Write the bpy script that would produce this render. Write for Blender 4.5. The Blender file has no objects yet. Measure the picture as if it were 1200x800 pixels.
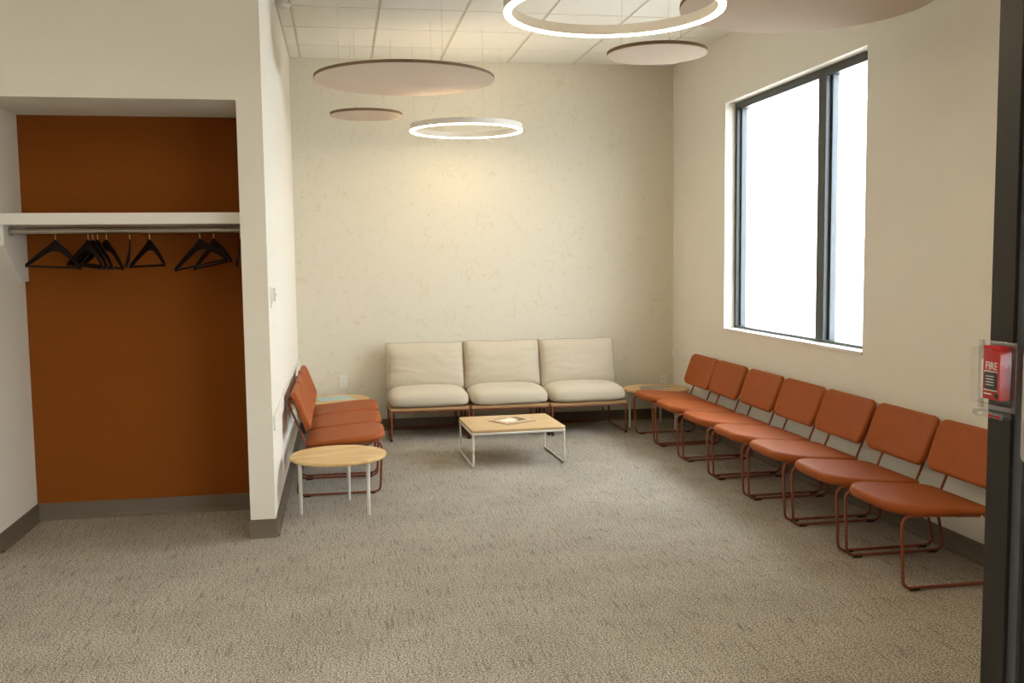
import bpy, bmesh, math, random
from mathutils import Vector, Matrix, noise

random.seed(7)
scene = bpy.context.scene
C = scene.collection
PI = math.pi

# ------------------------------------------------------------------ camera
cam_data = bpy.data.cameras.new('camera')
cam_data.sensor_width = 36.0
cam_data.lens = 33.958
cam_data.clip_start = 0.05
cam_data.clip_end = 500
cam = bpy.data.objects.new('camera', cam_data)
C.objects.link(cam)
right = Vector((0.98469895, -0.17385189, -0.01197893))
up = Vector((0.02651514, 0.08153265, 0.99631791))
fwd = Vector((0.17223508, 0.98139082, -0.08489482))
m = Matrix.Identity(4)
for i in range(3):
    m[i][0], m[i][1], m[i][2] = right[i], up[i], -fwd[i]
m[0][3], m[1][3], m[2][3] = 0.0, 0.0, 1.5
cam.matrix_world = m
scene.camera = cam

# ------------------------------------------------------------------ world, light levels, exposure
SKY = 5.4                  # bright overcast sky outside the window
RING = 15.5                # LED ring fixtures
ADDED_PANEL = 5.7                # unseen lobby panels, added to light the room
WARM = (1.0, 0.79, 0.51)
world = bpy.data.worlds.new('overcast_sky')
scene.world = world
world.use_nodes = True
wn = world.node_tree.nodes
wn['Background'].inputs[0].default_value = (0.90, 0.96, 1.0, 1)
wn['Background'].inputs[1].default_value = SKY
scene.view_settings.view_transform = 'Standard'
scene.view_settings.look = 'None'
scene.view_settings.exposure = 1.23
scene.view_settings.gamma = 1.0
scene.view_settings.use_curve_mapping = False

# ------------------------------------------------------------------ materials
def lin(r, g, b):
    f = lambda c: (c / 255 / 12.92) if c / 255 <= 0.04045 else ((c / 255 + 0.055) / 1.055) ** 2.4
    return (f(r), f(g), f(b), 1)

def mat(name, col, rough=0.6, metal=0.0, var=0.0, scale=20.0, bump=0.0, bscale=200.0, sheen=0.0, spec=None, stretch=None):
    ma = bpy.data.materials.new(name)
    ma.use_nodes = True
    nt = ma.node_tree
    b = nt.nodes['Principled BSDF']
    b.inputs['Base Color'].default_value = col
    b.inputs['Roughness'].default_value = rough
    b.inputs['Metallic'].default_value = metal
    if spec is not None:
        b.inputs['Specular IOR Level'].default_value = spec
    if sheen:
        b.inputs['Sheen Weight'].default_value = sheen
    tc = nt.nodes.new('ShaderNodeTexCoord')
    src = tc.outputs['Object']
    if stretch:
        mp = nt.nodes.new('ShaderNodeMapping')
        mp.inputs['Scale'].default_value = stretch
        nt.links.new(src, mp.inputs['Vector'])
        src = mp.outputs['Vector']
    if var:
        n = nt.nodes.new('ShaderNodeTexNoise')
        n.inputs['Scale'].default_value = scale
        n.inputs['Detail'].default_value = 5
        nt.links.new(src, n.inputs['Vector'])
        r = nt.nodes.new('ShaderNodeValToRGB')
        r.color_ramp.elements[0].position = 0.3
        r.color_ramp.elements[1].position = 0.7
        r.color_ramp.elements[0].color = tuple(c * (1 - var) for c in col[:3]) + (1,)
        r.color_ramp.elements[1].color = tuple(min(1, c * (1 + var)) for c in col[:3]) + (1,)
        nt.links.new(n.outputs['Fac'], r.inputs['Fac'])
        nt.links.new(r.outputs['Color'], b.inputs['Base Color'])
    if bump:
        n2 = nt.nodes.new('ShaderNodeTexNoise')
        n2.inputs['Scale'].default_value = bscale
        n2.inputs['Detail'].default_value = 3
        nt.links.new(src, n2.inputs['Vector'])
        bp = nt.nodes.new('ShaderNodeBump')
        bp.inputs['Strength'].default_value = bump
        bp.inputs['Distance'].default_value = 0.002
        nt.links.new(n2.outputs['Fac'], bp.inputs['Height'])
        nt.links.new(bp.outputs['Normal'], b.inputs['Normal'])
    return ma

M = {}
M['paint'] = mat('wall_paint', (0.81, 0.775, 0.695, 1), 0.75, var=0.012, scale=3, bump=0.15, bscale=350)
M['white_paint'] = mat('white_trim_paint', (0.80, 0.775, 0.72, 1), 0.55, var=0.01, scale=4)
M['closet_paint'] = mat('rust_closet_paint', lin(132, 70, 15), 0.8, spec=0.2, var=0.02, scale=3, bump=0.15, bscale=350)
M['ceiling'] = mat('ceiling_tile_mineral', (0.80, 0.775, 0.71, 1), 0.9, var=0.02, scale=60, bump=0.35, bscale=260)
M['grid'] = mat('ceiling_grid_metal', (0.62, 0.58, 0.50, 1), 0.5, var=0.01)
M['base'] = mat('taupe_vinyl_base', lin(106, 95, 82), 0.5, var=0.02, scale=8)
M['black_frame'] = mat('dark_window_metal', lin(62, 66, 68), 0.35, metal=0.3, var=0.02)
M['jamb'] = mat('dark_bronze_anodised', lin(36, 31, 27), 0.5, metal=0.1, var=0.03, scale=5)
M['jamb_grey'] = mat('grey_glazing_stop', lin(88, 92, 98), 0.4, metal=0.3, var=0.02)
M['leather'] = mat('rust_leather', lin(158, 82, 36), 0.58, var=0.05, scale=14, bump=0.35, bscale=420, spec=0.22)
M['rust_metal'] = mat('rust_powder_coat', lin(130, 68, 44), 0.40, metal=0.1, var=0.03, scale=40)
M['glide'] = mat('black_glide', (0.012, 0.011, 0.010, 1), 0.5, var=0.02)
M['linen'] = mat('oatmeal_linen', lin(205, 194, 174), 0.9, var=0.045, scale=120, bump=0.5, bscale=600, sheen=0.2)
M['piping'] = mat('grey_piping', lin(168, 156, 134), 0.9, var=0.05, scale=80)
M['white_metal'] = mat('white_powder_coat', lin(226, 226, 220), 0.4, var=0.01)
M['felt'] = mat('taupe_felt', lin(196, 176, 158), 0.95, var=0.03, scale=90, bump=0.4, bscale=500, sheen=0.1)
M['felt_edge'] = mat('shaded_felt_edge', lin(120, 98, 76), 0.95, var=0.03, scale=90)  # dimmer light on the disc rim, put into a darker felt colour
M['wire'] = mat('steel_wire', lin(205, 196, 178), 0.4, metal=0.6, var=0.02)
M['ring_body'] = mat('white_ring_channel', lin(222, 218, 212), 0.5, var=0.01)
M['chrome'] = mat('brushed_steel_rod', lin(190, 186, 178), 0.32, metal=0.9, var=0.03, scale=30)
M['hanger'] = mat('dark_walnut_hanger', lin(27, 17, 14), 0.5, spec=0.15, var=0.2, scale=18, stretch=(2, 20, 20))
M['brass'] = mat('brass_hook', lin(205, 175, 120), 0.3, metal=0.9, var=0.02)
M['plastic'] = mat('white_switch_plastic', lin(230, 228, 220), 0.4, var=0.005)
M['grey_plastic'] = mat('grey_plastic', lin(150, 148, 142), 0.45, var=0.01)
M['dark_slot'] = mat('outlet_slot', lin(50, 46, 42), 0.6, var=0.01)
M['red'] = mat('red_alarm_plastic', lin(190, 34, 30), 0.6, spec=0.2, var=0.02)
M['black_print'] = mat('black_print', lin(44, 44, 44), 0.5, var=0.03)
M['white_print'] = mat('white_print', lin(240, 238, 232), 0.5, var=0.01)
M['paper'] = mat('cream_paper', lin(226, 204, 172), 0.7, var=0.05, scale=30)
M['brown_print'] = mat('brown_print', lin(120, 92, 70), 0.7, var=0.2, scale=60)
M['ground'] = mat('pale_concrete_ground', (0.62, 0.62, 0.60, 1), 0.9, var=0.05, scale=0.4)
M['lobby_wall'] = mat('lobby_paint', (0.78, 0.74, 0.66, 1), 0.75, var=0.012, scale=3)

def wood_mat(name, c0, c1, sc=(1.2, 9, 9)):
    ma = mat(name, c0, 0.45)
    nt = ma.node_tree
    b = nt.nodes['Principled BSDF']
    tc = nt.nodes.new('ShaderNodeTexCoord')
    mp = nt.nodes.new('ShaderNodeMapping'); mp.inputs['Scale'].default_value = sc
    n = nt.nodes.new('ShaderNodeTexNoise'); n.inputs['Scale'].default_value = 2.2; n.inputs['Detail'].default_value = 7
    n.inputs['Distortion'].default_value = 0.6
    r = nt.nodes.new('ShaderNodeValToRGB')
    r.color_ramp.elements[0].position = 0.32; r.color_ramp.elements[1].position = 0.68
    r.color_ramp.elements[0].color = c0; r.color_ramp.elements[1].color = c1
    nt.links.new(tc.outputs['Object'], mp.inputs['Vector']); nt.links.new(mp.outputs['Vector'], n.inputs['Vector'])
    nt.links.new(n.outputs['Fac'], r.inputs['Fac']); nt.links.new(r.outputs['Color'], b.inputs['Base Color'])
    return ma
M['oak'] = wood_mat('light_oak', lin(208, 166, 108), lin(232, 200, 144))
def add_staves(ma, width, lo, hi):
    nt = ma.node_tree; N = nt.nodes; L = nt.links; b = N['Principled BSDF']
    old = b.inputs['Base Color'].links[0].from_socket
    tc = N.new('ShaderNodeTexCoord'); sx = N.new('ShaderNodeSeparateXYZ'); L.new(tc.outputs['Object'], sx.inputs[0])
    a = N.new('ShaderNodeVectorMath'); a.operation = 'DOT_PRODUCT'; a.inputs[1].default_value = (-.42, .91, 0)
    L.new(tc.outputs['Object'], a.inputs[0])
    dv = N.new('ShaderNodeMath'); dv.operation = 'DIVIDE'; dv.inputs[1].default_value = width; L.new(a.outputs['Value'], dv.inputs[0])
    fl = N.new('ShaderNodeMath'); fl.operation = 'FLOOR'; L.new(dv.outputs[0], fl.inputs[0])
    wn_ = N.new('ShaderNodeTexWhiteNoise'); wn_.noise_dimensions = '1D'; L.new(fl.outputs[0], wn_.inputs['W'])
    r = N.new('ShaderNodeMapRange'); r.inputs[3].default_value = lo; r.inputs[4].default_value = hi; L.new(wn_.outputs['Value'], r.inputs[0])
    x = N.new('ShaderNodeMix'); x.data_type = 'RGBA'; x.blend_type = 'MULTIPLY'; x.inputs[0].default_value = 1
    L.new(old, x.inputs[6]); L.new(r.outputs[0], x.inputs[7]); L.new(x.outputs[2], b.inputs['Base Color'])
add_staves(M['oak'], .075, .86, 1.06)
M['birch'] = wood_mat('birch_laminate', lin(202, 170, 126), lin(212, 184, 140), (0.6, 4, 4))
M['ply'] = wood_mat('ply_edge', lin(176, 138, 96), lin(196, 158, 112), (1, 6, 30))

def carpet_mat():
    ma = bpy.data.materials.new('grey_tweed_carpet'); ma.use_nodes = True
    nt = ma.node_tree; N = nt.nodes; L = nt.links
    b = N['Principled BSDF']; b.inputs['Roughness'].default_value = 0.95
    b.inputs['Specular IOR Level'].default_value = 0.1
    tc = N.new('ShaderNodeTexCoord')
    def nz(scale, detail, mscale=None, rough=0.6, dist=0.0):
        n = N.new('ShaderNodeTexNoise'); n.inputs['Scale'].default_value = scale; n.inputs['Detail'].default_value = detail
        n.inputs['Roughness'].default_value = rough; n.inputs['Distortion'].default_value = dist
        if mscale:
            mp = N.new('ShaderNodeMapping'); mp.inputs['Scale'].default_value = mscale
            L.new(tc.outputs['Object'], mp.inputs['Vector']); L.new(mp.outputs['Vector'], n.inputs['Vector'])
        else:
            L.new(tc.outputs['Object'], n.inputs['Vector'])
        return n.outputs['Fac']
    def ramp(src, p0, c0, p1, c1):
        r = N.new('ShaderNodeValToRGB')
        r.color_ramp.elements[0].position = p0; r.color_ramp.elements[1].position = p1
        r.color_ramp.elements[0].color = c0; r.color_ramp.elements[1].color = c1
        L.new(src, r.inputs['Fac']); return r.outputs['Color']
    def mul(a, bcol, fac=1.0):
        x = N.new('ShaderNodeMix'); x.data_type = 'RGBA'; x.blend_type = 'MULTIPLY'
        x.inputs[0].default_value = fac; L.new(a, x.inputs[6]); L.new(bcol, x.inputs[7]); return x.outputs[2]
    speck = ramp(nz(135, 4, None, 0.8), 0.40, lin(74, 69, 63), 0.60, lin(218, 209, 196))
    streak = ramp(nz(1.0, 2, (85, 6, 1), 0.55), 0.28, (0.60, 0.59, 0.58, 1), 0.44, (1, 1, 1, 1))
    streak2 = ramp(nz(1.0, 2, (7, 80, 1), 0.55), 0.27, (0.68, 0.67, 0.66, 1), 0.38, (1, 1, 1, 1))
    patch = ramp(nz(2.2, 3), 0.35, (0.90, 0.90, 0.90, 1), 0.65, (1.05, 1.05, 1.05, 1))
    c = mul(mul(mul(speck, streak), streak2), patch)
    L.new(c, b.inputs['Base Color'])
    bp = N.new('ShaderNodeBump'); bp.inputs['Strength'].default_value = 0.6; bp.inputs['Distance'].default_value = 0.004
    L.new(nz(220, 2), bp.inputs['Height']); L.new(bp.outputs['Normal'], b.inputs['Normal'])
    return ma
M['carpet'] = carpet_mat()

def wallpaper_mat():
    ma = bpy.data.materials.new('cream_crackle_wallpaper'); ma.use_nodes = True
    nt = ma.node_tree; N = nt.nodes; L = nt.links
    b = N['Principled BSDF']; b.inputs['Roughness'].default_value = 0.7
    tc = N.new('ShaderNodeTexCoord')
    nd = N.new('ShaderNodeTexNoise'); nd.inputs['Scale'].default_value = 7; nd.inputs['Detail'].default_value = 3
    L.new(tc.outputs['Object'], nd.inputs['Vector'])
    mixv = N.new('ShaderNodeMix'); mixv.data_type = 'VECTOR'; mixv.inputs[0].default_value = 0.16
    L.new(tc.outputs['Object'], mixv.inputs[4]); L.new(nd.outputs['Color'], mixv.inputs[5])
    def lines(scale, width, maskscale, m0, m1, mp=None):
        v = N.new('ShaderNodeTexVoronoi'); v.feature = 'DISTANCE_TO_EDGE'; v.inputs['Scale'].default_value = scale
        src = mixv.outputs[1]
        if mp:
            q = N.new('ShaderNodeMapping'); q.inputs['Scale'].default_value = mp
            L.new(src, q.inputs['Vector']); src = q.outputs['Vector']
        L.new(src, v.inputs['Vector'])
        r = N.new('ShaderNodeMapRange'); r.inputs[1].default_value = 0.0; r.inputs[2].default_value = width
        r.inputs[3].default_value = 1; r.inputs[4].default_value = 0
        L.new(v.outputs['Distance'], r.inputs[0])
        n = N.new('ShaderNodeTexNoise'); n.inputs['Scale'].default_value = maskscale; n.inputs['Detail'].default_value = 2
        L.new(tc.outputs['Object'], n.inputs['Vector'])
        mk = N.new('ShaderNodeMapRange'); mk.inputs[1].default_value = m0; mk.inputs[2].default_value = m1
        L.new(n.outputs['Fac'], mk.inputs[0])
        x = N.new('ShaderNodeMath'); x.operation = 'MULTIPLY'
        L.new(r.outputs[0], x.inputs[0]); L.new(mk.outputs[0], x.inputs[1]); return x.outputs[0]
    a = lines(9.0, 0.040, 14, 0.52, 0.60)
    c = lines(5.0, 0.028, 10, 0.53, 0.62, (1.7, 1, 0.6))
    s = N.new('ShaderNodeMath'); s.operation = 'MAXIMUM'; L.new(a, s.inputs[0]); L.new(c, s.inputs[1])
    f = N.new('ShaderNodeMath'); f.operation = 'MULTIPLY'; f.inputs[1].default_value = 0.30; L.new(s.outputs[0], f.inputs[0])
    mx = N.new('ShaderNodeMix'); mx.data_type = 'RGBA'
    mx.inputs[6].default_value = (0.735, 0.685, 0.57, 1); mx.inputs[7].default_value = (0.48, 0.40, 0.22, 1)
    L.new(f.outputs[0], mx.inputs[0]); L.new(mx.outputs[2], b.inputs['Base Color'])
    return ma
M['wallpaper'] = wallpaper_mat()

def emit_mat(name, col, strength):
    ma = bpy.data.materials.new(name); ma.use_nodes = True
    nt = ma.node_tree
    nt.nodes.remove(nt.nodes['Principled BSDF'])
    e = nt.nodes.new('ShaderNodeEmission'); e.inputs[0].default_value = tuple(col) + (1,); e.inputs[1].default_value = strength
    nt.links.new(e.outputs[0], nt.nodes['Material Output'].inputs[0])
    return ma
M['ring_light'] = emit_mat('ring_led', WARM, RING)
M['ring_up'] = emit_mat('ring_led_up', WARM, RING * 0.52)
M['added_panel_light'] = emit_mat('added_panel_glow', WARM, ADDED_PANEL)  # glow of the added lobby panels

def clear_mat(name, tint, gloss=0.10, rough=0.02, ior=1.45):
    ma = bpy.data.materials.new(name); ma.use_nodes = True
    nt = ma.node_tree; N = nt.nodes
    N.remove(N['Principled BSDF'])
    t = N.new('ShaderNodeBsdfTransparent'); t.inputs[0].default_value = tint
    g = N.new('ShaderNodeBsdfGlossy'); g.inputs['Roughness'].default_value = rough
    fr = N.new('ShaderNodeFresnel'); fr.inputs[0].default_value = 1.45
    ge = N.new('ShaderNodeNewGeometry')       # a thin sheet reflects alike from both faces
    io = N.new('ShaderNodeMapRange'); io.inputs[3].default_value = ior; io.inputs[4].default_value = 1 / ior
    nt.links.new(ge.outputs['Backfacing'], io.inputs[0]); nt.links.new(io.outputs[0], fr.inputs[0])
    ad = N.new('ShaderNodeMath'); ad.operation = 'ADD'; ad.inputs[1].default_value = gloss; ad.use_clamp = True
    nt.links.new(fr.outputs[0], ad.inputs[0])
    mx = N.new('ShaderNodeMixShader')
    nt.links.new(ad.outputs[0], mx.inputs[0]); nt.links.new(t.outputs[0], mx.inputs[1]); nt.links.new(g.outputs[0], mx.inputs[2])
    nt.links.new(mx.outputs[0], N['Material Output'].inputs[0])
    return ma
M['glass'] = clear_mat('window_glass', (0.97, 0.985, 0.98, 1), 0.0)
M['clear'] = clear_mat('clear_polycarbonate', (0.97, 0.97, 0.97, 1), 0.01, 0.08, 1.2)
M['clear_rim'] = clear_mat('clear_polycarbonate_rim', (0.88, 0.88, 0.88, 1), 0.16, 0.22)

def cover_art(name, cols, scale):
    ma = mat(name, cols[0], 0.35)
    nt = ma.node_tree; b = nt.nodes['Principled BSDF']
    tc = nt.nodes.new('ShaderNodeTexCoord')
    n = nt.nodes.new('ShaderNodeTexNoise'); n.inputs['Scale'].default_value = scale; n.inputs['Detail'].default_value = 3
    nt.links.new(tc.outputs['Object'], n.inputs['Vector'])
    r = nt.nodes.new('ShaderNodeValToRGB')
    k = len(cols)
    while len(r.color_ramp.elements) < k: r.color_ramp.elements.new(0.5)
    for i, c in enumerate(cols):
        r.color_ramp.elements[i].position = 0.3 + 0.4 * i / (k - 1); r.color_ramp.elements[i].color = c
    nt.links.new(n.outputs['Fac'], r.inputs['Fac']); nt.links.new(r.outputs['Color'], b.inputs['Base Color'])
    return ma
M['mag_blue'] = cover_art('blue_green_cover', [lin(230, 232, 228), lin(150, 190, 205), lin(190, 215, 220), lin(110, 165, 80)], 9)
M['mag_grey'] = cover_art('grey_cover', [lin(90, 90, 88), lin(150, 148, 142), lin(205, 200, 190)], 14)

# ------------------------------------------------------------------ mesh helpers
def link(name, verts, faces, ma, parent=None, smooth=True, angle=40):
    me = bpy.data.meshes.new(name)
    me.from_pydata([tuple(v) for v in verts], [], faces)
    bm = bmesh.new(); bm.from_mesh(me)
    bmesh.ops.recalc_face_normals(bm, faces=bm.faces)
    bm.to_mesh(me); bm.free()
    me.materials.append(M[ma])
    if smooth:
        for p in me.polygons: p.use_smooth = True
        if hasattr(me, 'set_sharp_from_angle'): me.set_sharp_from_angle(angle=math.radians(angle))
    o = bpy.data.objects.new(name, me)
    C.objects.link(o)
    if parent: o.parent = parent
    return o

def boxes(name, lst, ma, parent=None, bev=0.0):
    """one mesh made of axis-aligned boxes (x0,x1,y0,y1,z0,z1)"""
    bm = bmesh.new()
    for (x0, x1, y0, y1, z0, z1) in lst:
        vs = [bm.verts.new(p) for p in ((x0, y0, z0), (x1, y0, z0), (x1, y1, z0), (x0, y1, z0),
                                        (x0, y0, z1), (x1, y0, z1), (x1, y1, z1), (x0, y1, z1))]
        for f in ((0, 3, 2, 1), (4, 5, 6, 7), (0, 1, 5, 4), (1, 2, 6, 5), (2, 3, 7, 6), (3, 0, 4, 7)):
            bm.faces.new([vs[i] for i in f])
    if bev:
        bmesh.ops.bevel(bm, geom=list(bm.edges), offset=bev, segments=2, affect='EDGES', profile=0.6)
    me = bpy.data.meshes.new(name); bm.to_mesh(me); bm.free()
    me.materials.append(M[ma])
    o = bpy.data.objects.new(name, me); C.objects.link(o)
    if parent: o.parent = parent
    return o

def fillet(pts, rad, seg=5):
    pts = [Vector(p) for p in pts]
    out = [pts[0]]
    for i in range(1, len(pts) - 1):
        a, b, c = pts[i - 1], pts[i], pts[i + 1]
        r = rad[i] if isinstance(rad, (list, tuple)) else rad
        d1, d2 = (a - b), (c - b)
        l1, l2 = d1.length, d2.length
        d1.normalize(); d2.normalize()
        ang = d1.angle(d2)
        t = min(r / max(math.tan(ang / 2), 1e-4), l1 * 0.48, l2 * 0.48)
        p0, p1 = b + d1 * t, b + d2 * t
        for k in range(seg + 1):
            s = k / seg
            out.append(p0 * (1 - s) ** 2 + b * 2 * s * (1 - s) + p1 * s * s)
    out.append(pts[-1])
    return out

def tube(name, pts, r, ma, parent=None, n=8, closed=False):
    pts = [Vector(p) for p in pts]
    V, F = [], []
    N = len(pts)
    nrm = None
    for i, p in enumerate(pts):
        if closed: t = pts[(i + 1) % N] - pts[i - 1]
        elif i == 0: t = pts[1] - p
        elif i == N - 1: t = p - pts[-2]
        else: t = (pts[i + 1] - p).normalized() + (p - pts[i - 1]).normalized()
        t.normalize()
        if nrm is None:
            nrm = t.orthogonal().normalized()
        else:
            nrm = (nrm - t * nrm.dot(t)).normalized()
        bn = t.cross(nrm)
        for k in range(n):
            a = 2 * PI * k / n
            V.append(p + (nrm * math.cos(a) + bn * math.sin(a)) * r)
    M_ = N if closed else N - 1
    for i in range(M_):
        j = (i + 1) % N
        for k in range(n):
            F.append((i * n + k, i * n + (k + 1) % n, j * n + (k + 1) % n, j * n + k))
    if not closed:
        F.append(tuple(range(n))[::-1]); F.append(tuple((N - 1) * n + k for k in range(n)))
    return link(name, V, F, ma, parent)

def rrect(w, h, rad, n=6):
    """rounded rectangle outline, rad = one radius or (x+y+, x-y+, x-y-, x+y-)"""
    rs = rad if isinstance(rad, (list, tuple)) else (rad,) * 4
    out = []
    for (sx, sy, a0), r in zip(((1, 1, 0), (-1, 1, 90), (-1, -1, 180), (1, -1, 270)), rs):
        cx, cy = sx * (w / 2 - r), sy * (h / 2 - r)
        for k in range(n + 1):
            a = math.radians(a0 + 90 * k / n)
            out.append((cx + r * math.cos(a), cy + r * math.sin(a)))
    return out

def circle(r, n=48):
    return [(r * math.cos(2 * PI * k / n), r * math.sin(2 * PI * k / n)) for k in range(n)]

def slab(name, plan, z0, z1, r, ma, parent=None, seg=3, dome=0.0, deform=None, mtx=None, rings=(0.8, 0.55, 0.25), smooth_angle=40):
    """soft-edged slab over a convex outline"""
    n = len(plan)
    cx = sum(p[0] for p in plan) / n; cy = sum(p[1] for p in plan) / n
    nr = []
    for i in range(n):
        a, b = plan[i - 1], plan[(i + 1) % n]
        t = Vector((b[0] - a[0], b[1] - a[1])).normalized()
        nr.append((t.y, -t.x))
    prof = []
    for k in range(seg + 1):
        a = PI / 2 * k / seg
        prof.append((r * (1 - math.sin(a)), z0 + r * (1 - math.cos(a))))
    for k in range(seg + 1):
        a = PI / 2 * k / seg
        prof.append((r * (1 - math.cos(a)), z1 - r * (1 - math.sin(a))))
    V, F = [], []
    def ring(ins, z, sc=1.0):
        for i in range(n):
            x = plan[i][0] - nr[i][0] * ins; y = plan[i][1] - nr[i][1] * ins
            V.append(Vector((cx + (x - cx) * sc, cy + (y - cy) * sc, z)))
    ring(r, z0, rings[-1])
    for s in rings[-2::-1]: ring(r, z0, s)
    for ins, z in prof: ring(ins, z)
    for s in rings: ring(r, z1 + dome * (1 - s * s), s)
    R = len(V) // n
    for j in range(R - 1):
        for i in range(n):
            F.append((j * n + i, j * n + (i + 1) % n, (j + 1) * n + (i + 1) % n, (j + 1) * n + i))
    b = len(V); V.append(Vector((cx, cy, z0))); V.append(Vector((cx, cy, z1 + dome)))
    for i in range(n):
        F.append((b, (i + 1) % n, i)); F.append((b + 1, (R - 1) * n + i, (R - 1) * n + (i + 1) % n))
    if deform: V = [Vector(deform(v)) for v in V]
    if mtx: V = [mtx @ v for v in V]
    return link(name, V, F, ma, parent, angle=smooth_angle)

def lathe(name, prof, ma, parent=None, n=48, mtx=None, closed=False):
    V, F = [], []
    for (r, z) in prof:
        for k in range(n):
            a = 2 * PI * k / n
            V.append(Vector((r * math.cos(a), r * math.sin(a), z)))
    R = len(prof)
    for j in range(R if closed else R - 1):
        q = (j + 1) % R
        for k in range(n):
            F.append((j * n + k, j * n + (k + 1) % n, q * n + (k + 1) % n, q * n + k))
    if not closed:
        F.append(tuple(range(n))[::-1]); F.append(tuple((R - 1) * n + k for k in range(n)))
    if mtx: V = [mtx @ v for v in V]
    return link(name, V, F, ma, parent)

def thing(name, label, cat, loc=(0, 0, 0), rotz=0.0, group=None):
    o = bpy.data.objects.new(name, None); C.objects.link(o)
    o.empty_display_size = 0.1
    o.location = loc; o.rotation_euler = (0, 0, rotz)
    o['label'] = label; o['category'] = cat
    if group: o['group'] = group
    return o

def tag(o, label, cat, group=None):
    o['label'] = label; o['category'] = cat
    if group: o['group'] = group
    return o

def struct(o, label=None, cat=None):
    o['kind'] = 'structure'
    if label: o['label'] = label
    if cat: o['category'] = cat
    return o

def dup(root, loc, rotz, label, group=None):
    r = root.copy(); C.objects.link(r); r.location = loc; r.rotation_euler = (0, 0, rotz); r['label'] = label
    if group: r['group'] = group
    for ch in list(root.children):
        c = ch.copy(); C.objects.link(c); c.parent = r
        for g in list(ch.children):
            d = g.copy(); C.objects.link(d); d.parent = c
    return r

# ------------------------------------------------------------------ setting
XL, XR, YB, ZC = -0.389, 3.022, 8.557, 3.229
YP, XP, ZO, YCB, XCL = 5.338, -0.522, 2.351, 5.986, -1.796
WY1, WY2, WZ1, WZ2 = 5.243, 7.342, 0.926, 2.7055
XLOB, YLOB, XSF = -5.0, -3.0, 1.81

struct(boxes('floor', [(XLOB - .2, 4.6, YLOB - .2, YB + .2, -0.1, 0.0)], 'carpet'), 'grey tweed carpet covering the whole floor', 'floor')
struct(boxes('wall_back', [(XL - .133, XR + .2, YB, YB + .16, 0, ZC + .1)], 'wallpaper'), 'cream wallpapered wall with fine crackle lines behind the beige lounge chairs', 'wall')
struct(boxes('wall_right', [(XR, XR + .2, 2.3, WY1, 0, ZC + .1), (XR, XR + .2, WY2, YB, 0, ZC + .1),
                            (XR, XR + .2, WY1, WY2, 0, WZ1), (XR, XR + .2, WY1, WY2, WZ2, ZC + .1)], 'paint'),
       'warm off-white wall with the large window and seven rust chairs', 'wall')
struct(boxes('wall_left', [(XP, XL, YP, YB, 0, ZC + .1)], 'paint'), 'white partition wall behind the three rust chairs', 'wall')
struct(boxes('wall_front', [(XCL, XP, YP, YCB, ZO, ZC + .1), (XLOB, XCL, YP, YCB + .12, 0, ZC + .1)], 'paint'),
       'off-white wall and header around the coat closet opening', 'wall')
struct(boxes('wall_closet', [(XCL, XP, YCB, YCB + .12, 0, ZO)], 'closet_paint'), 'rust brown painted back wall of the coat closet', 'wall')
struct(boxes('wall_lobby_left', [(XLOB - .15, XLOB, YLOB, YP, 0, ZC + .1)], 'lobby_wall'), 'plain off-white side wall of the lobby', 'wall')
struct(boxes('wall_lobby_rear', [(XLOB - .15, XSF + .2, YLOB - .15, YLOB, 0, ZC + .1)], 'lobby_wall'), 'plain off-white rear wall of the lobby', 'wall')
struct(boxes('wall_lobby_right', [(XSF + .02, XSF + .16, YLOB, -.58, 0, ZC + .1), (XSF + .02, XSF + .16, -.58, 2.36, 2.45, ZC + .1)], 'lobby_wall'),
       'off-white lobby wall above and beside the glazed entrance', 'wall')
sf = thing('added_window', 'dark-framed floor to head glazing added unseen beside the door to admit daylight', 'window', (XSF, 0, 0)); sf['kind'] = 'structure'  # unseen glazing, added to let cool daylight into the lobby
boxes('window_frame', [(.01, .06, -.58, -.52, 0, 2.45), (.01, .06, -.52, 1.24, 2.39, 2.45), (.01, .06, -.52, 1.24, 0, .10)], 'jamb', sf)
boxes('pane', [(.032, .038, -.52, 1.24, .10, 2.39)], 'glass', sf)
struct(boxes('wall_return', [(XSF + .06, XR, 2.385, 2.505, 0, ZC + .1)], 'paint'), 'short off-white return wall behind the dark door jamb', 'wall')

# ceiling: slab, exposed grid, mineral tiles
ceil = boxes('ceiling', [(XLOB - .2, XR + .2, YLOB - .2, YB + .2, ZC + .012, ZC + .15)], 'ceiling')
struct(ceil, 'suspended ceiling of square mineral tiles', 'ceiling')
gx = [XL] + [-0.295 + 0.594 * k for k in range(6)] + [XR]
gy = [2.505] + [2.64 + 0.6 * k for k in range(10)] + [YB]
tile_cache = {}
for i in range(len(gx) - 1):
    for j in range(len(gy) - 1):
        w, d = gx[i + 1] - gx[i], gy[j + 1] - gy[j]
        key = (round(w, 3), round(d, 3))
        cxy = ((gx[i] + gx[i + 1]) / 2, (gy[j] + gy[j + 1]) / 2, ZC)
        if key in tile_cache:
            o = tile_cache[key].copy(); C.objects.link(o)
        else:
            o = slab('ceiling_tile', [(-w / 2 + .010, -d / 2 + .007), (w / 2 - .010, -d / 2 + .007), (w / 2 - .010, d / 2 - .007), (-w / 2 + .010, d / 2 - .007)],
                     -0.006, 0.012, 0.003, 'ceiling', ceil, seg=1, rings=(0.6, 0.3))
            tile_cache[key] = o
        o.parent = ceil; o.location = cxy
for x in gx:
    boxes('ceiling_grid_bar', [(max(x - .012, XL), min(x + .012, XR), 2.505, YB, ZC - .001, ZC + .011)], 'grid', ceil)
for y in gy[1:-1]:
    boxes('ceiling_grid_bar', [(XL, XR, y - .012, y + .012, ZC, ZC + .0105)], 'grid', ceil)

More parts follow.
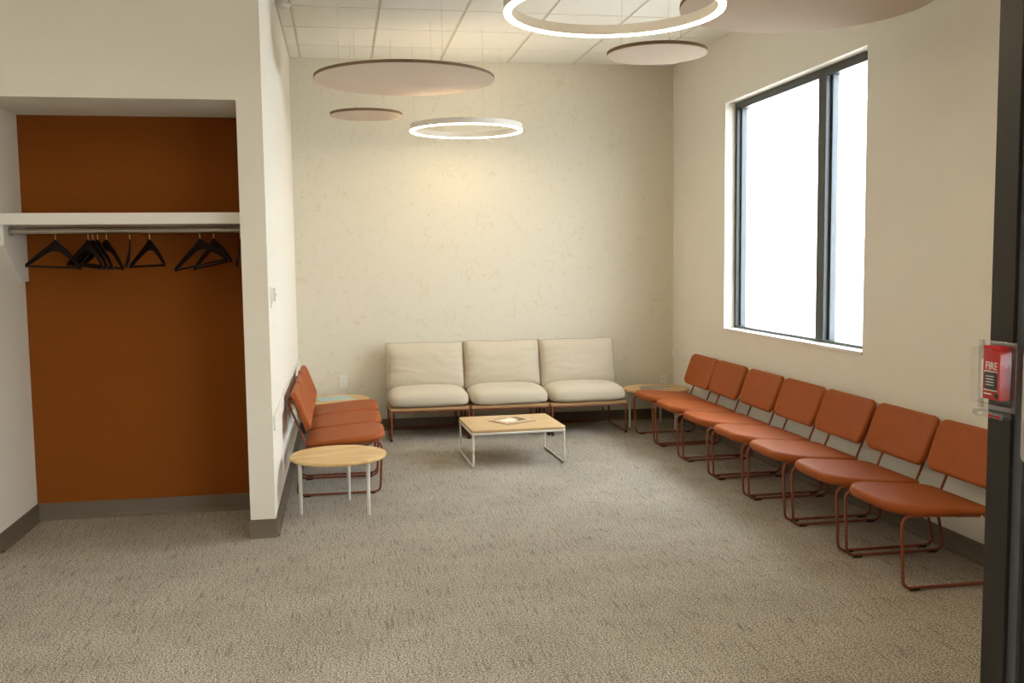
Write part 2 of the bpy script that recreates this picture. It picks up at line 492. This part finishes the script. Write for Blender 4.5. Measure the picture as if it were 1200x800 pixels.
# vinyl base with cove toe
def baseboard(name, p0, p1, nrm, label):
    prof = [(0, 0), (.020, 0), (.019, .007), (.012, .014), (.009, .024), (.008, .100), (0, .100)]
    V, F = [], []
    for p in (p0, p1):
        for (d, z) in prof: V.append((p[0] + nrm[0] * d, p[1] + nrm[1] * d, z))
    n = len(prof)
    for k in range(n): F.append((k, (k + 1) % n, n + (k + 1) % n, n + k))
    F.append(tuple(range(n))); F.append(tuple(range(n, 2 * n)))
    struct(link(name, V, F, 'base', None, smooth=False), label, 'baseboard')
baseboard('baseboard_back', (XL, YB), (XR, YB), (0, -1), 'taupe vinyl base along the wallpapered wall')
baseboard('baseboard_right', (XR, 2.505), (XR, YB), (-1, 0), 'taupe vinyl base along the window wall')
baseboard('baseboard_left', (XL, YP), (XL, YB), (1, 0), 'taupe vinyl base along the white partition')
baseboard('baseboard_pillar', (XP - .008, YP), (XL + .008, YP), (0, -1), 'taupe vinyl base wrapping the partition end')
baseboard('baseboard_closet', (XCL, YCB), (XP, YCB), (0, -1), 'taupe vinyl base along the rust closet wall')
baseboard('baseboard_closet_left', (XCL, YP), (XCL, YCB), (1, 0), 'taupe vinyl base on the side wall of the closet')
baseboard('baseboard_closet_right', (XP, YP), (XP, YCB), (-1, 0), 'taupe vinyl base on the partition side of the closet')
baseboard('baseboard_front', (XLOB, YP), (XCL + .008, YP), (0, -1), 'taupe vinyl base on the lobby wall beside the closet')

# wall-guard rails
def rail(name, x0, x1, y0, y1, label):
    o = boxes(name, [(x0, x1, y0, y1, 0.575, 0.658)], 'white_paint', None, bev=0.004)
    struct(o, label, 'rail')
rail('trim_1', XR - .012, XR, 2.505, YB, 'painted chair rail along the window wall behind the rust chairs')
rail('trim_2', XL, XL + .012, YP + .06, YB, 'white chair rail along the partition behind three rust chairs')

# window
win = thing('window_1', 'large dark-framed two-pane window in the right wall', 'window', (XR, 0, 0)); win['kind'] = 'structure'
fx0, fx1 = 0.085, 0.165
FW = 0.040
boxes('window_frame', [(fx0, fx1, WY1, WY1 + FW, WZ1, WZ2), (fx0, fx1, WY2 - FW, WY2, WZ1, WZ2),
                       (fx0, fx1, WY1 + FW, WY2 - FW, WZ2 - .055, WZ2), (fx0, fx1, WY1 + FW, WY2 - FW, WZ1, WZ1 + .022)], 'black_frame', win)
MY = 5.925
boxes('mullion', [(fx0 - .004, fx1, MY - .052, MY + .052, WZ1 + .02, WZ2 - .05)], 'black_frame', win)
boxes('glazing_bead', [(fx0 + .03, fx1 - .01, WY2 - FW - .022, WY2 - FW, WZ1 + .022, WZ2 - .055),
                       (fx0 + .03, fx1 - .01, MY - .052 - .024, MY - .052, WZ1 + .022, WZ2 - .055)], 'jamb_grey', win)
boxes('pane', [(fx0 + .045, fx0 + .051, MY + .052, WY2 - FW, WZ1 + .022, WZ2 - .055)], 'glass', win)
boxes('pane', [(fx0 + .045, fx0 + .051, WY1 + FW, MY - .052, WZ1 + .022, WZ2 - .055)], 'glass', win)
boxes('window_sill', [(-.012, fx0, WY1 - .008, WY2 + .008, WZ1 - .018, WZ1 + .004)], 'white_paint', win, bev=0.003)
o = boxes('ground', [(XR + 1.2, 90, -60, 80, -0.6, -0.45)], 'ground')
struct(o, 'pale ground outside the window', 'ground')

# entrance door: dark jamb, stop, glazed leaf along the lobby side
door = thing('door_1', 'dark bronze entrance frame carrying the clear-covered fire alarm box', 'door', (XSF, 0, 0)); door['kind'] = 'structure'
boxes('door_jamb', [(0, .06, 2.362, 2.457, 0, ZC)], 'jamb', door, bev=0.002)
boxes('door_stop', [(.012, .06, 2.326, 2.362, 0, 2.44)], 'jamb_grey', door)
boxes('door_jamb', [(0, .06, 1.24, 1.335, 0, 2.45)], 'jamb', door, bev=0.002)
boxes('door_head', [(0, .06, 1.335, 2.362, 2.36, 2.45)], 'jamb', door)
leaf = boxes('door_leaf', [(.022, .058, 2.22, 2.322, .01, 2.35), (.022, .058, 1.34, 1.44, .01, 2.35),
                           (.022, .058, 1.44, 2.22, .01, .26), (.022, .058, 1.44, 2.22, 2.25, 2.35)], 'glide', door)
boxes('door_glass', [(.036, .044, 1.44, 2.22, .26, 2.25)], 'glass', leaf)
tube('door_pull', fillet([(.022, 2.25, .95), (-.04, 2.25, .95), (-.04, 2.25, 1.25), (.022, 2.25, 1.25)], .02), .011, 'chrome', leaf)

# ------------------------------------------------------------------ closet fittings
sh = boxes('closet_shelf', [(XCL + .001, XP - .001, 5.56, YCB - .001, 1.714, 1.776)], 'white_paint', None, bev=0.002)
tag(sh, 'white shelf board across the closet above the hanging rod', 'shelf')
def bracket(x0, x1, label):
    P = [(YCB - .001, 1.7135), (5.60, 1.7135), (5.60, 1.605), (5.87, 1.405), (YCB - .001, 1.405)]
    V = [(x, y, z) for x in (x0, x1) for (y, z) in P]
    n = len(P)
    F = [tuple(range(n)), tuple(range(n, 2 * n))] + [(k, (k + 1) % n, n + (k + 1) % n, n + k) for k in range(n)]
    tag(link('shelf_bracket', V, F, 'white_paint', None, smooth=False), label, 'bracket')
bracket(XCL + .001, XCL + .020, 'white angled shelf bracket on the closet wall holding the rod end')
bracket(XP - .020, XP - .001, 'white angled shelf bracket fixed to the partition side of the closet')
ROD_Y, ROD_Z = 5.69, 1.684
rodt = thing('hanging_rod', 'brushed steel hanging rod below the white closet shelf', 'rod', ((XCL + XP) / 2, ROD_Y, ROD_Z))
hw = (XP - XCL) / 2 - .022
tube('rod', [(-hw, 0, 0), (hw, 0, 0)], .016, 'chrome', rodt, n=16)
for s in (-1, 1):
    tube('rod_flange', [(s * hw, 0, 0), (s * (hw - .012), 0, 0)], .025, 'chrome', rodt, n=16)

def make_hanger():
    t = thing('coat_hanger', '', 'hanger', (0, 0, 0), 0, 'dark wooden hangers on the closet rod')
    # origin: rod centre; hook goes over the rod, body hangs below
    # shoulders: swept blade
    V, F = [], []
    N = 20
    for i in range(N + 1):
        u = -1 + 2 * i / N
        a = abs(u)
        x = u * 0.215
        zc = -0.078 - 0.116 * (a ** 1.25)
        w = 0.024 - 0.010 * a + (0.008 * max(0, 1 - a * 5))
        th = 0.005 + 0.002 * a
        yo = -0.022 * a * a
        for (dy, dz) in ((-th * .55, w), (th * .55, w), (th, 0), (th * .55, -w), (-th * .55, -w), (-th, 0)):
            V.append((x, yo + dy, zc + dz * (1 - .25 * a)))
    for i in range(N):
        for k in range(6):
            F.append((i * 6 + k, i * 6 + (k + 1) % 6, (i + 1) * 6 + (k + 1) % 6, (i + 1) * 6 + k))
    F.append(tuple(range(6))[::-1]); F.append(tuple(N * 6 + k for k in range(6)))
    link('shoulders', V, F, 'hanger', t, angle=60)
    tube('trouser_bar', [(-.200, -.02, -.196), (.200, -.02, -.196)], .006, 'hanger', t)
    hp = [(0, 0, -.062), (0, 0, -.034)]
    for k in range(12):
        a = -PI / 2 + PI * 1.30 * k / 11
        hp.append((0.021 * math.cos(a), 0, .0205 * math.sin(a) - .0005))
    tube('hook', hp, .0024, 'brass', t, n=6)
    return t
# (x on rod, yaw deg, sideways tilt deg, label)
hang = [(-1.540, 36, -2, 'dark wooden hanger spread alone beside the white shelf bracket'),
        (-1.371, 52, -3, 'dark wooden hanger bunched first of three, on the bracket side'),
        (-1.346, 52, -3, 'dark wooden hanger bunched in the middle of three'),
        (-1.321, 52, -3, 'dark wooden hanger bunched last of three, away from the bracket'),
        (-1.275, 50, -4, 'dark wooden hanger just beside the bunch of three'),
        (-1.154, 77.5, 0, 'dark wooden hanger turned edge-on in the middle of the rod'),
        (-1.049, 55, 1, 'dark wooden hanger turned narrow beside the edge-on middle one'),
        (-0.782, 42, 8, 'dark wooden hanger tilted, first of the group near the partition'),
        (-0.706, 55, 6, 'dark wooden hanger tilted, overlapping its neighbour near the partition'),
        (-0.560, 84, 0, 'dark wooden hanger edge-on right against the partition')]
hg0 = make_hanger()
for i, (x, yaw, tilt, lab) in enumerate(hang):
    h = hg0 if i == 0 else dup(hg0, (0, 0, 0), 0, lab)
    h['label'] = lab
    h.location = (x, ROD_Y, ROD_Z - .001)
    h.rotation_euler = (0, math.radians(-tilt), math.radians(-yaw))
    for ch in h.children:
        if ch.name.startswith('hook'): ch.rotation_euler = (0, 0, math.radians(yaw - 90))   # the hook swivels square to the rod

# ------------------------------------------------------------------ waiting chairs
def make_chair():
    t = thing('waiting_chair', '', 'chair')
    rr = 0.0075
    for s in (-1, 1):
        x = s * .245
        P = [(x * .93, .14, .318), (x * .98, .200, .316), (x, .272, .0135), (x, -.262, .0135), (x, -.278, .340), (x * .93, -.10, .334), (x * .93, .12, .319)]
        path = fillet(P, [0, .02, .045, .045, .045, .06, 0])
        tube('sled_leg', path, rr, 'rust_metal', t)
        for y in (-.205, .205):
            tube('glide', [(x, y - .022, .0085), (x, y + .022, .0085)], .0088, 'glide', t, n=8)
        xb = s * .185
        B = [(xb, .06, .318), (xb, .192, .312), (xb, .258, .470), (xb, .303, .588), (xb, .303, .640), (xb, .262, .640)]
        tube('back_rod', fillet(B, [0, .04, .15, .018, .018, 0]), .0065, 'rust_metal', t)
    tube('cross_bar', [(-.228, .02, .321), (.228, .02, .321)], .006, 'rust_metal', t)
    # seat
    plan = rrect(.552, .485, (.07, .07, .15, .15), 9)
    def ds(v):
        x, y, z = v
        e = max(0.0, (-y - .08) / .165)
        bow = -.022 * (1 - (x / .276) ** 2) * max(0.0, -y / .2425)       # front edge bows out
        k = .80 - .30 * y / .2425                                        # shell thins towards the back
        top = .371 - .088 * y + .006 * e * e - .006 * (1 - (x / .276) ** 2)
        return (x * (1 - .03 * max(0, y) / .25), y - .045 + bow, top - (.048 - z) * k)
    slab('seat', plan, 0, .048, .0225, 'leather', t, seg=4, dome=.008, deform=ds, rings=(.9, .7, .45, .2))
    # backrest
    plan = rrect(.552, .266, .055, 7)
    tilt = math.radians(20.5)
    mt = Matrix.Translation((0, .232, .550)) @ Matrix.Rotation(PI / 2 - tilt, 4, 'X')
    def db(v):
        x, y, z = v
        return (x * (1 + .02 * y / .13), y, z - .026 * (1 - (x / .28) ** 2) + .012)
    slab('backrest', plan, -.018, .019, .016, 'leather', t, seg=4, dome=.005, deform=db, mtx=mt, rings=(.9, .7, .45, .2))
    return t
chair0 = make_chair()
CXR = 2.696
ys = [7.578, 7.012, 6.412, 5.828, 5.255, 4.662, 4.085]
names_r = ['rust leather sled chair next to the corner table with the grey magazine',
           'rust leather sled chair, second along the window wall from the corner table',
           'rust leather sled chair, third along the window wall from the corner table',
           'rust leather sled chair, middle of the seven along the window wall',
           'rust leather sled chair, third along the window wall from the dark door frame',
           'rust leather sled chair, second along the window wall from the dark door frame',
           'rust leather sled chair at the end of the row by the dark door frame']
for i, (y, lab) in enumerate(zip(ys, names_r)):
    if i == 0:
        c = chair0; c.location = (CXR, y, 0); c.rotation_euler = (0, 0, -PI / 2); c['label'] = lab
        c['group'] = 'rust chairs along the window wall'
    else:
        dup(chair0, (CXR, y, 0), -PI / 2, lab, 'rust chairs along the window wall')
for y, lab in ((6.455, 'rust leather sled chair against the white partition, next to the bare round table'),
               (7.03, 'rust leather sled chair against the white partition, middle of three'),
               (7.60, 'rust leather sled chair against the white partition, next to the beige lounge chairs')):
    dup(chair0, (-.048, y, 0), PI / 2, lab, 'rust chairs along the white partition')

# ------------------------------------------------------------------ lounge chairs
def seat_cushion(parent, seed):
    W, D, Hh = .336, .282, .092
    nu, nv = 40, 20
    V, F = [], []
    for j in range(nv + 1):
        ph = -PI / 2 + PI * j / nv
        for i in range(nu):
            th = 2 * PI * i / nu
            def sp(c, e): return math.copysign(abs(c) ** e, c)
            lo = ph < 0
            cp = sp(math.cos(ph), .14 if lo else .34)
            x = W * cp * sp(math.cos(th), .30); y = D * cp * sp(math.sin(th), .30)
            z = .046 * sp(math.sin(ph), .9) if lo else .092 * sp(math.sin(ph), .70)
            if z > 0: z += .020 * (1 - (x / W) ** 2) * (1 - (y / D) ** 2)
            k = noise.noise(Vector((x * 7 + seed, y * 7, z * 9))) * .006
            V.append((x * (1 + k), y * (1 + k), z + k))
    for j in range(nv):
        for i in range(nu):
            F.append((j * nu + i, j * nu + (i + 1) % nu, (j + 1) * nu + (i + 1) % nu, (j + 1) * nu + i))
    V = [Vector(v) + Vector((0, -.025, .3245)) for v in V]
    return link('seat_cushion', V, F, 'linen', parent, angle=80)

def back_cushion(parent, seed):
    W, Hh, T = .346, .208, .100
    n = 36
    mt = Matrix.Translation((0, .135, .585)) @ Matrix.Rotation(math.radians(90 - 14), 4, 'X')
    V, F = [], []
    def edge(u, v):
        # slightly scalloped flange with soft peaks at the corners
        q = .016 * max(0.0, abs(u) + abs(v) - 1.7) / .3                  # corners drawn in a little
        sx = 1 - .022 * (1 - v * v) - .020 * (.5 + .5 * noise.noise(Vector((seed, v * 2.6, math.copysign(2, u))))) - q
        sy = 1 - .040 * (1 - u * u) * (0.7 + .3 * math.sin(seed * 5 + u * 4)) - .012 * noise.noise(Vector((seed * 2, u * 3.0, math.copysign(3, v)))) - q
        return sx, sy
    for side in (1, -1):
        for j in range(n + 1):
            v = -1 + 2 * j / n
            for i in range(n + 1):
                u = -1 + 2 * i / n
                sx, sy = edge(u, v)
                t = ((1 - abs(u) ** 3.4) * (1 - abs(v) ** 3.0)) ** .46
                h = T * t
                # folds: radiate from lower corners and sides
                d1 = math.hypot((abs(u) - 1) * W, (v + 1) * Hh)
                fold = math.sin(d1 * 120 + 3 * noise.noise(Vector((u * 2 + seed, v * 2, 3)))) * math.exp(-d1 * 14)
                h += .008 * fold * t
                h += (.010 * noise.noise(Vector((u * 1.8 + seed * 3, v * 4.5 + u * 1.6 * math.sin(seed) + .8 * noise.noise(Vector((u * 2, v * 2, seed))), 7.7))) * (1.0 - .45 * (v + 1) / 2)) * t
                h += .0025 * math.sin(v * 22 + 5 * noise.noise(Vector((u + seed, v, 1)))) * (abs(u) ** 2.5) * t
                V.append((u * W * sx, v * Hh * sy + .004 * math.sin(u * 5 + seed), side * h))
    S = (n + 1) ** 2
    for s in (0, 1):
        for j in range(n):
            for i in range(n):
                a = s * S + j * (n + 1) + i
                F.append((a, a + 1, a + n + 2, a + n + 1) if s == 0 else (a, a + n + 1, a + n + 2, a + 1))
    VV = [mt @ Vector(v) for v in V]
    c = link('back_cushion', VV, F, 'linen', parent, angle=180)
    bm = bmesh.new(); bm.from_mesh(c.data); bmesh.ops.remove_doubles(bm, verts=bm.verts, dist=.0004); bm.to_mesh(c.data); bm.free()
    rim = []
    idx = [(i, 0) for i in range(n)] + [(n, j) for j in range(n)] + [(i, n) for i in range(n, 0, -1)] + [(0, j) for j in range(n, 0, -1)]
    for (i, j) in idx: rim.append(VV[j * (n + 1) + i])
    tube('piping', rim, .0030, 'piping', c, n=6, closed=True)
    return c

def make_lounge(label, loc, rot, seed):
    t = thing('lounge_chair', label, 'lounge chair', loc, rot, 'beige lounge chairs in a row')
    for s in (-1, 1):
        x = s * .324
        P = [(x, -.255, .246), (x, -.275, .246), (x, -.275, .012), (x, .235, .012), (x, .235, .246), (x, .20, .246)]
        tube('sled_leg', fillet(P, [0, .012, .014, .014, .012, 0], 4), .0085, 'rust_metal', t)
        tube('glide', [(x, -.275, 0.0), (x, -.275, .022)], .0100, 'glide', t, n=8)
    tube('seat_rail', [(-.324, -.270, .246), (.324, -.270, .246)], .0075, 'rust_metal', t)
    tube('seat_rail', [(-.324, .235, .246), (.324, .235, .246)], .0075, 'rust_metal', t)
    slab('seat_board', rrect(.672, .535, .02, 4), .2535, .2775, .003, 'ply', t, seg=1, deform=lambda v: (v[0], v[1] - .015, v[2]))
    B = [(-.275, .285, .715), (-.275, .262, .25), (-.275, .252, .028), (.275, .252, .028), (.275, .262, .25), (.275, .285, .715)]
    tube('back_frame', fillet(B, [0, .05, .05, .05, .05, 0], 5), .0075, 'rust_metal', t)
    tube('back_rail', [(-.275, .285, .712), (.275, .285, .712)], .007, 'rust_metal', t)
    seat_cushion(t, seed)
    back_cushion(t, seed)
    return t
make_lounge('beige linen lounge chair standing next to the three rust chairs by the partition', (.700, 8.245, 0), 0.0, 1.3)
make_lounge('beige linen lounge chair in the middle of the row of three', (1.380, 8.235, 0), 0.01, 5.1)
make_lounge('beige linen lounge chair standing next to the corner table by the window wall', (2.054, 8.215, 0), math.radians(1.0), 9.7)

# ------------------------------------------------------------------ tables
def make_round_table(label, loc, a0):
    t = thing('round_side_table', label, 'table', loc, 0, 'round oak side tables')
    slab('table_top', circle(.287, 64), .322, .345, .009, 'oak', t, seg=3, rings=(.7, .35))
    for k in range(3):
        a = math.radians(a0 + 120 * k)
        x, y = .236 * math.cos(a), .236 * math.sin(a)
        lathe('leg', [(.0090, 0), (.0102, .004), (.0110, .16), (.0126, .318), (.0126, .3225)], 'white_metal', t, n=16,
              mtx=Matrix.Translation((x, y, 0)))
        tube('leg_arm', [(x, y, .311), (0, 0, .313)], .009, 'white_metal', t, n=8)
    return t
make_round_table('round light oak side table with white legs standing bare at the partition end', (-.045, 5.84, 0), 76)
make_round_table('round oak side table in the corner under the blue-green magazine', (-.075, 8.215, 0), 40)
make_round_table('round oak side table in the corner under the grey magazine', (2.722, 8.175, 0), 60)

CTX = thing('coffee_table', 'low square birch coffee table with a white wire frame before the lounge chairs', 'table', (1.232, 7.125, 0), math.radians(2.0))
slab('table_top', rrect(.70, .63, .035, 6), .256, .277, .004, 'birch', CTX, seg=2, rings=(.7, .35))
tube('top_frame', [(p[0], p[1], .2475) for p in rrect(.690, .620, .032, 5)], .0082, 'white_metal', CTX, closed=True)
for s in (-1, 1):
    x = s * .338
    P = [(x, -.297, .246), (x, -.297, .008), (x, .297, .008), (x, .297, .246)]
    tube('leg', fillet(P, [0, .018, .018, 0], 4), .0080, 'white_metal', CTX)
    for y in (-.275, .275):
        tube('glide', [(x, y - .012, .0065), (x, y + .012, .0065)], .0065, 'white_metal', CTX, n=8)

def booklet(name, label, cat, w, h, t, cover, loc, rz, inner=None):
    g = thing(name, label, cat, loc, rz)
    slab('pages', rrect(w - .006, h - .006, .003, 2), .0006, t - .0006, .0004, 'paper', g, seg=1, rings=(.6,))
    slab('cover', rrect(w, h, .003, 2), t - .0006, t, .0002, cover, g, seg=1, rings=(.6,))
    slab('back_cover', rrect(w, h, .003, 2), 0, .0006, .0002, cover, g, seg=1, rings=(.6,))
    return g
mg = booklet('booklet', 'cream booklet with brown printed shapes lying on the coffee table', 'booklet', .27, .27, .006, 'paper', (1.245, 7.135, .2772), math.radians(28))
def patch(parent, plan, z, ma, name='print'):
    slab(name, plan, z, z + .0006, .0001, ma, parent, seg=1, rings=(.6,))
def shift(plan, dx, dy): return [(x + dx, y + dy) for x, y in plan]
for (w, h, dx, dy) in ((.26, .018, 0, -.122), (.26, .012, 0, -.088), (.018, .20, -.122, .01), (.09, .05, .07, -.02), (.12, .02, -.03, .115), (.05, .11, .10, .06)):
    patch(mg, shift(rrect(w, h, .003, 2), dx, dy), .006, 'brown_print')
patch(mg, shift(rrect(.12, .10, .04, 5), -.01, .03), .006, 'white_print')
booklet('magazine', 'blue and green magazine overhanging the round table behind the partition chairs', 'magazine', .30, .23, .008, 'mag_blue', (-.085, 8.20, .3452), math.radians(18))
booklet('magazine', 'grey covered magazine on the round table beside the window wall', 'magazine', .25, .20, .008, 'mag_grey', (2.715, 8.16, .3452), math.radians(-25))

# ------------------------------------------------------------------ hanging discs and LED rings
def felt_disc(label, cx, cy, z, R, wires):
    t = thing('acoustic_disc', label, 'ceiling panel', (cx, cy, z), 0, 'felt discs hung from the ceiling')
    slab('felt_panel', circle(R, 72), 0, .022, .002, 'felt', t, seg=1, rings=(.7, .35))
    lathe('shaded_edge_band', [(R - .001, .002), (R + .0012, .003), (R + .0012, .021), (R - .001, .022)], 'felt_edge', t, n=72, closed=True)  # band that carries the painted rim shade
    for a in wires:
        x, y = R * .72 * math.cos(math.radians(a)), R * .72 * math.sin(math.radians(a))
        tube('wire', [(x, y, .02), (x, y, ZC - z - .006)], .0011, 'wire', t, n=6)
        lathe('wire_clamp', [(.007, .0215), (.007, .036), (.003, .046)], 'wire', t, n=10, mtx=Matrix.Translation((x, y, 0)))
felt_disc('large round taupe felt disc hung above the three partition chairs', .463, 6.76, 2.725, .612, (60, 180, 300))
felt_disc('small round taupe felt disc hung by the wallpapered wall', .225, 7.70, 2.62, .277, (125, 245, 5))
felt_disc('small round taupe felt disc hung high near the window wall', 1.925, 5.75, 2.725, .302, (150, 30, 270))
felt_disc('large round taupe felt disc hung beside the top of the window', 2.275, 4.52, 2.725, .610, (90, 210, 330))

def led_ring(label, cx, cy, z, R):
    t = thing('ring_light', label, 'ring light', (cx, cy, z), 0, 'LED rings hung from the ceiling')
    w, h = .030, .046
    lathe('channel', [(R - w, -h / 2 + .003), (R - w, h / 2), (R - w + .003, h / 2), (R - w + .003, h / 2 - .012), (R - .003, h / 2 - .012), (R - .003, h / 2), (R, h / 2), (R, -h / 2 + .003)], 'ring_body', t, n=96, closed=True)
    lathe('diffuser', [(R - w + .001, -h / 2 + .0026), (R - w + .001, -h / 2 - .003), (R - .001, -h / 2 - .003), (R - .001, -h / 2 + .0026)], 'ring_light', t, n=96, closed=True)
    lathe('uplight_diffuser', [(R - w + .0035, h / 2 - .0118), (R - w + .0035, h / 2 - .008), (R - .0035, h / 2 - .008), (R - .0035, h / 2 - .0118)], 'ring_up', t, n=96, closed=True)
    for a in (40, 160, 280):
        x, y = (R - w / 2) * math.cos(math.radians(a)), (R - w / 2) * math.sin(math.radians(a))
        tube('wire', [(x, y, h / 2 - .009), (x, y, ZC - z - .008)], .0010, 'wire', t, n=6)
led_ring('glowing white LED ring hung before the wallpapered wall', 1.0, 7.66, 2.53, .443)
led_ring('glowing white LED ring hung over the open floor between the large felt discs', 1.13, 3.93, 2.53, .452)

# small white detector on the cut row of tiles
dt = thing('smoke_detector', 'small white round detector on the ceiling beside the partition', 'detector', (-.335, 6.80, ZC - .0065))
lathe('base', [(.050, 0), (.052, -.012), (.046, -.016)], 'plastic', dt, n=28)
lathe('dome', [(.040, -.016), (.036, -.030), (.018, -.038)], 'plastic', dt, n=28)

# lobby panels added to light the room, unseen over and behind the camera
for (x, y) in ((-1.6, 3.2), (-1.6, .4), (.6, 1.2), (.6, -1.4), (-3.6, 1.8)):
    t = thing('added_ceiling_light', 'flat warm glowing panel added unseen in the lobby to light the room', 'added ceiling light', (x, y, ZC + .0115), 0, 'added lobby light panels')
    boxes('trim_frame', [(-.31, .31, -.31, -.29, -.02, 0), (-.31, .31, .29, .31, -.02, 0), (-.31, -.29, -.29, .29, -.02, 0), (.29, .31, -.29, .29, -.02, 0)], 'white_metal', t)
    boxes('diffuser', [(-.29, .29, -.29, .29, -.014, 0)], 'added_panel_light', t)

# ------------------------------------------------------------------ wall devices
def outlet(label, x, z):
    t = thing('wall_outlet', label, 'outlet', (x, YB - .0005, z), 0, 'outlets on the wallpapered wall')
    mt = Matrix.Rotation(PI / 2, 4, 'X')
    slab('cover_plate', rrect(.070, .115, .006, 4), 0, .005, .0015, 'plastic', t, seg=2, mtx=mt, rings=(.6,))
    for s in (-1, 1):
        f = slab('socket', shift(rrect(.034, .030, .010, 4), 0, s * .021), .005, .0075, .0008, 'plastic', t, seg=1, mtx=mt, rings=(.6,))
        for d in (-.0065, .0065):
            slab('slot', shift(rrect(.002, .009, .0008, 2), d, s * .021 + .003), .0074, .0078, .0001, 'dark_slot', f, seg=1, mtx=mt, rings=(.6,))
outlet('white outlet on the wallpapered wall behind the partition chairs', -.006, .448)
outlet('white outlet on the wallpapered wall above the grey magazine table', 2.922, .352)

sw = thing('light_switch', 'white light switch plate on the end of the partition wall', 'switch', (XL + .0005, 5.53, 1.305))
mt = Matrix.Rotation(PI / 2, 4, 'Z') @ Matrix.Rotation(PI / 2, 4, 'X')
slab('cover_plate', rrect(.085, .118, .005, 4), 0, .007, .002, 'plastic', sw, seg=2, mtx=mt, rings=(.6,))
slab('rocker', rrect(.034, .068, .003, 3), .007, .011, .001, 'plastic', sw, seg=1, mtx=mt, rings=(.6,))
th = thing('thermostat', 'small white wall sensor beside the switch on the partition', 'sensor', (XL + .0005, 5.70, 1.315))
slab('housing', rrect(.075, .075, .008, 4), 0, .018, .004, 'plastic', th, seg=2, mtx=mt, rings=(.6,))
slab('display', rrect(.04, .02, .002, 2), .018, .0186, .0002, 'grey_plastic', th, seg=1, mtx=mt, rings=(.6,))

# fire alarm pull station under a clear lift cover; local frame: u along -Y (towards lobby), v up, w out of the jamb (-X)
fa = thing('fire_alarm_box', 'red FIRE pull station under a clear plastic cover on the dark jamb', 'fire alarm', (XSF, 2.368, 1.165))
mt = Matrix(((0, 0, -1, 0), (-1, 0, 0, 0), (0, 1, 0, 0), (0, 0, 0, 1)))
def shell(name, w, h, z0, z1, inset, th, ma, parent, rad=.012, dx=0, dy=0):
    """open-backed box of clear plastic: outer and inner skins"""
    V, F = [], []
    A = shift(rrect(w, h, rad, 4), dx, dy); B = shift(rrect(w - 2 * inset, h - 2 * inset, rad, 4), dx, dy)
    A2 = shift(rrect(w - 2 * th, h - 2 * th, rad * .8, 4), dx, dy); B2 = shift(rrect(w - 2 * inset - 2 * th, h - 2 * inset - 2 * th, rad * .8, 4), dx, dy)
    n = len(A)
    for pl, z in ((A2, z0), (B2, z1 - th), (B, z1), (A, z0)):
        pass
    for pl, z in ((B2, z1 - th), (A2, z0), (A, z0), (B, z1)):
        for (x, y) in pl: V.append(mt @ Vector((x, y, z)))
    for j in range(3):
        for k in range(n): F.append((j * n + k, j * n + (k + 1) % n, (j + 1) * n + (k + 1) % n, (j + 1) * n + k))
    F.append(tuple(range(n))[::-1]); F.append(tuple(range(3 * n, 4 * n)))
    return link(name, V, F, ma, parent, angle=30)
# frame against the jamb: four clear bars
def bar(name, x0, x1, y0, y1, z0, z1, ma, parent):
    slab(name, shift(rrect(x1 - x0, y1 - y0, min(x1 - x0, y1 - y0) * .3, 3), (x0 + x1) / 2, (y0 + y1) / 2), z0, z1, .0012, ma, parent, seg=1, mtx=mt, rings=(.6,))
bar('mounting_frame', -.122, -.106, -.105, .090, .0005, .012, 'clear_rim', fa)
bar('mounting_frame', .022, .038, -.105, .090, .0005, .012, 'clear_rim', fa)
bar('mounting_frame', -.106, .022, .074, .090, .0005, .012, 'clear_rim', fa)
bar('mounting_frame', -.106, .022, -.105, -.089, .0005, .012, 'clear_rim', fa)
shell('clear_cover', .138, .164, .012, .050, .006, .002, 'clear', fa, dx=-.042, dy=-.006)
bar('cover_lip', -.112, .018, -.124, -.108, .002, .034, 'clear_rim', fa)
for k, xx in enumerate((-.085, -.040, -.012)):
    bar('lip_mark', xx, xx + .016, -.119, -.113, .0341, .0346, 'red' if k else 'white_print', fa)
# red station body
slab('station_body', shift(rrect(.076, .150, .004, 3), -.033, .003), .0005, .034, .004, 'red', fa, seg=2, mtx=mt, rings=(.6,))
slab('white_side_panel', shift(rrect(.026, .112, .003, 3), -.086, -.020), .0005, .020, .003, 'white_print', fa, seg=1, mtx=mt, rings=(.6,))
pl = slab('pull_handle', shift(rrect(.052, .050, .008, 3), -.033, -.019), .034, .0375, .0015, 'black_print', fa, seg=1, mtx=mt, rings=(.6,))
for yy in (-.006, -.014, -.022, -.030):
    bar('print_line', -.050, -.018, yy - .001, yy + .001, .0374, .0378, 'white_print', pl)
bar('handle_rim', -.060, -.006, .006, .0085, .0335, .0385, 'white_print', fa)
bar('handle_rim', -.060, -.006, -.0465, -.044, .0335, .0385, 'white_print', fa)
bar('print_line', -.062, -.030, -.058, -.0545, .034, .0344, 'white_print', fa)
lathe('key_lock', [(.007, .033), (.007, .038), (.005, .039)], 'glide', fa, n=16, mtx=mt @ Matrix.Translation((-.008, -.058, 0)))
cu = bpy.data.curves.new('fire_text', 'FONT'); cu.body = 'FIRE'; cu.size = .031; cu.extrude = .0006; cu.align_x = 'CENTER'; cu.align_y = 'CENTER'
tmp = bpy.data.objects.new('fire_text', cu); C.objects.link(tmp)
bpy.context.view_layer.update()
dg = bpy.context.evaluated_depsgraph_get()
me = bpy.data.meshes.new_from_object(tmp.evaluated_get(dg))
bpy.data.objects.remove(tmp); bpy.data.curves.remove(cu)
me.transform(mt @ Matrix.Translation((-.033, .022, .0346)) @ Matrix.Diagonal((.9, 1.0, 1, 1)))
me.materials.clear(); me.materials.append(M['white_print'])
tx = bpy.data.objects.new('fire_lettering', me); C.objects.link(tx); tx.parent = fa
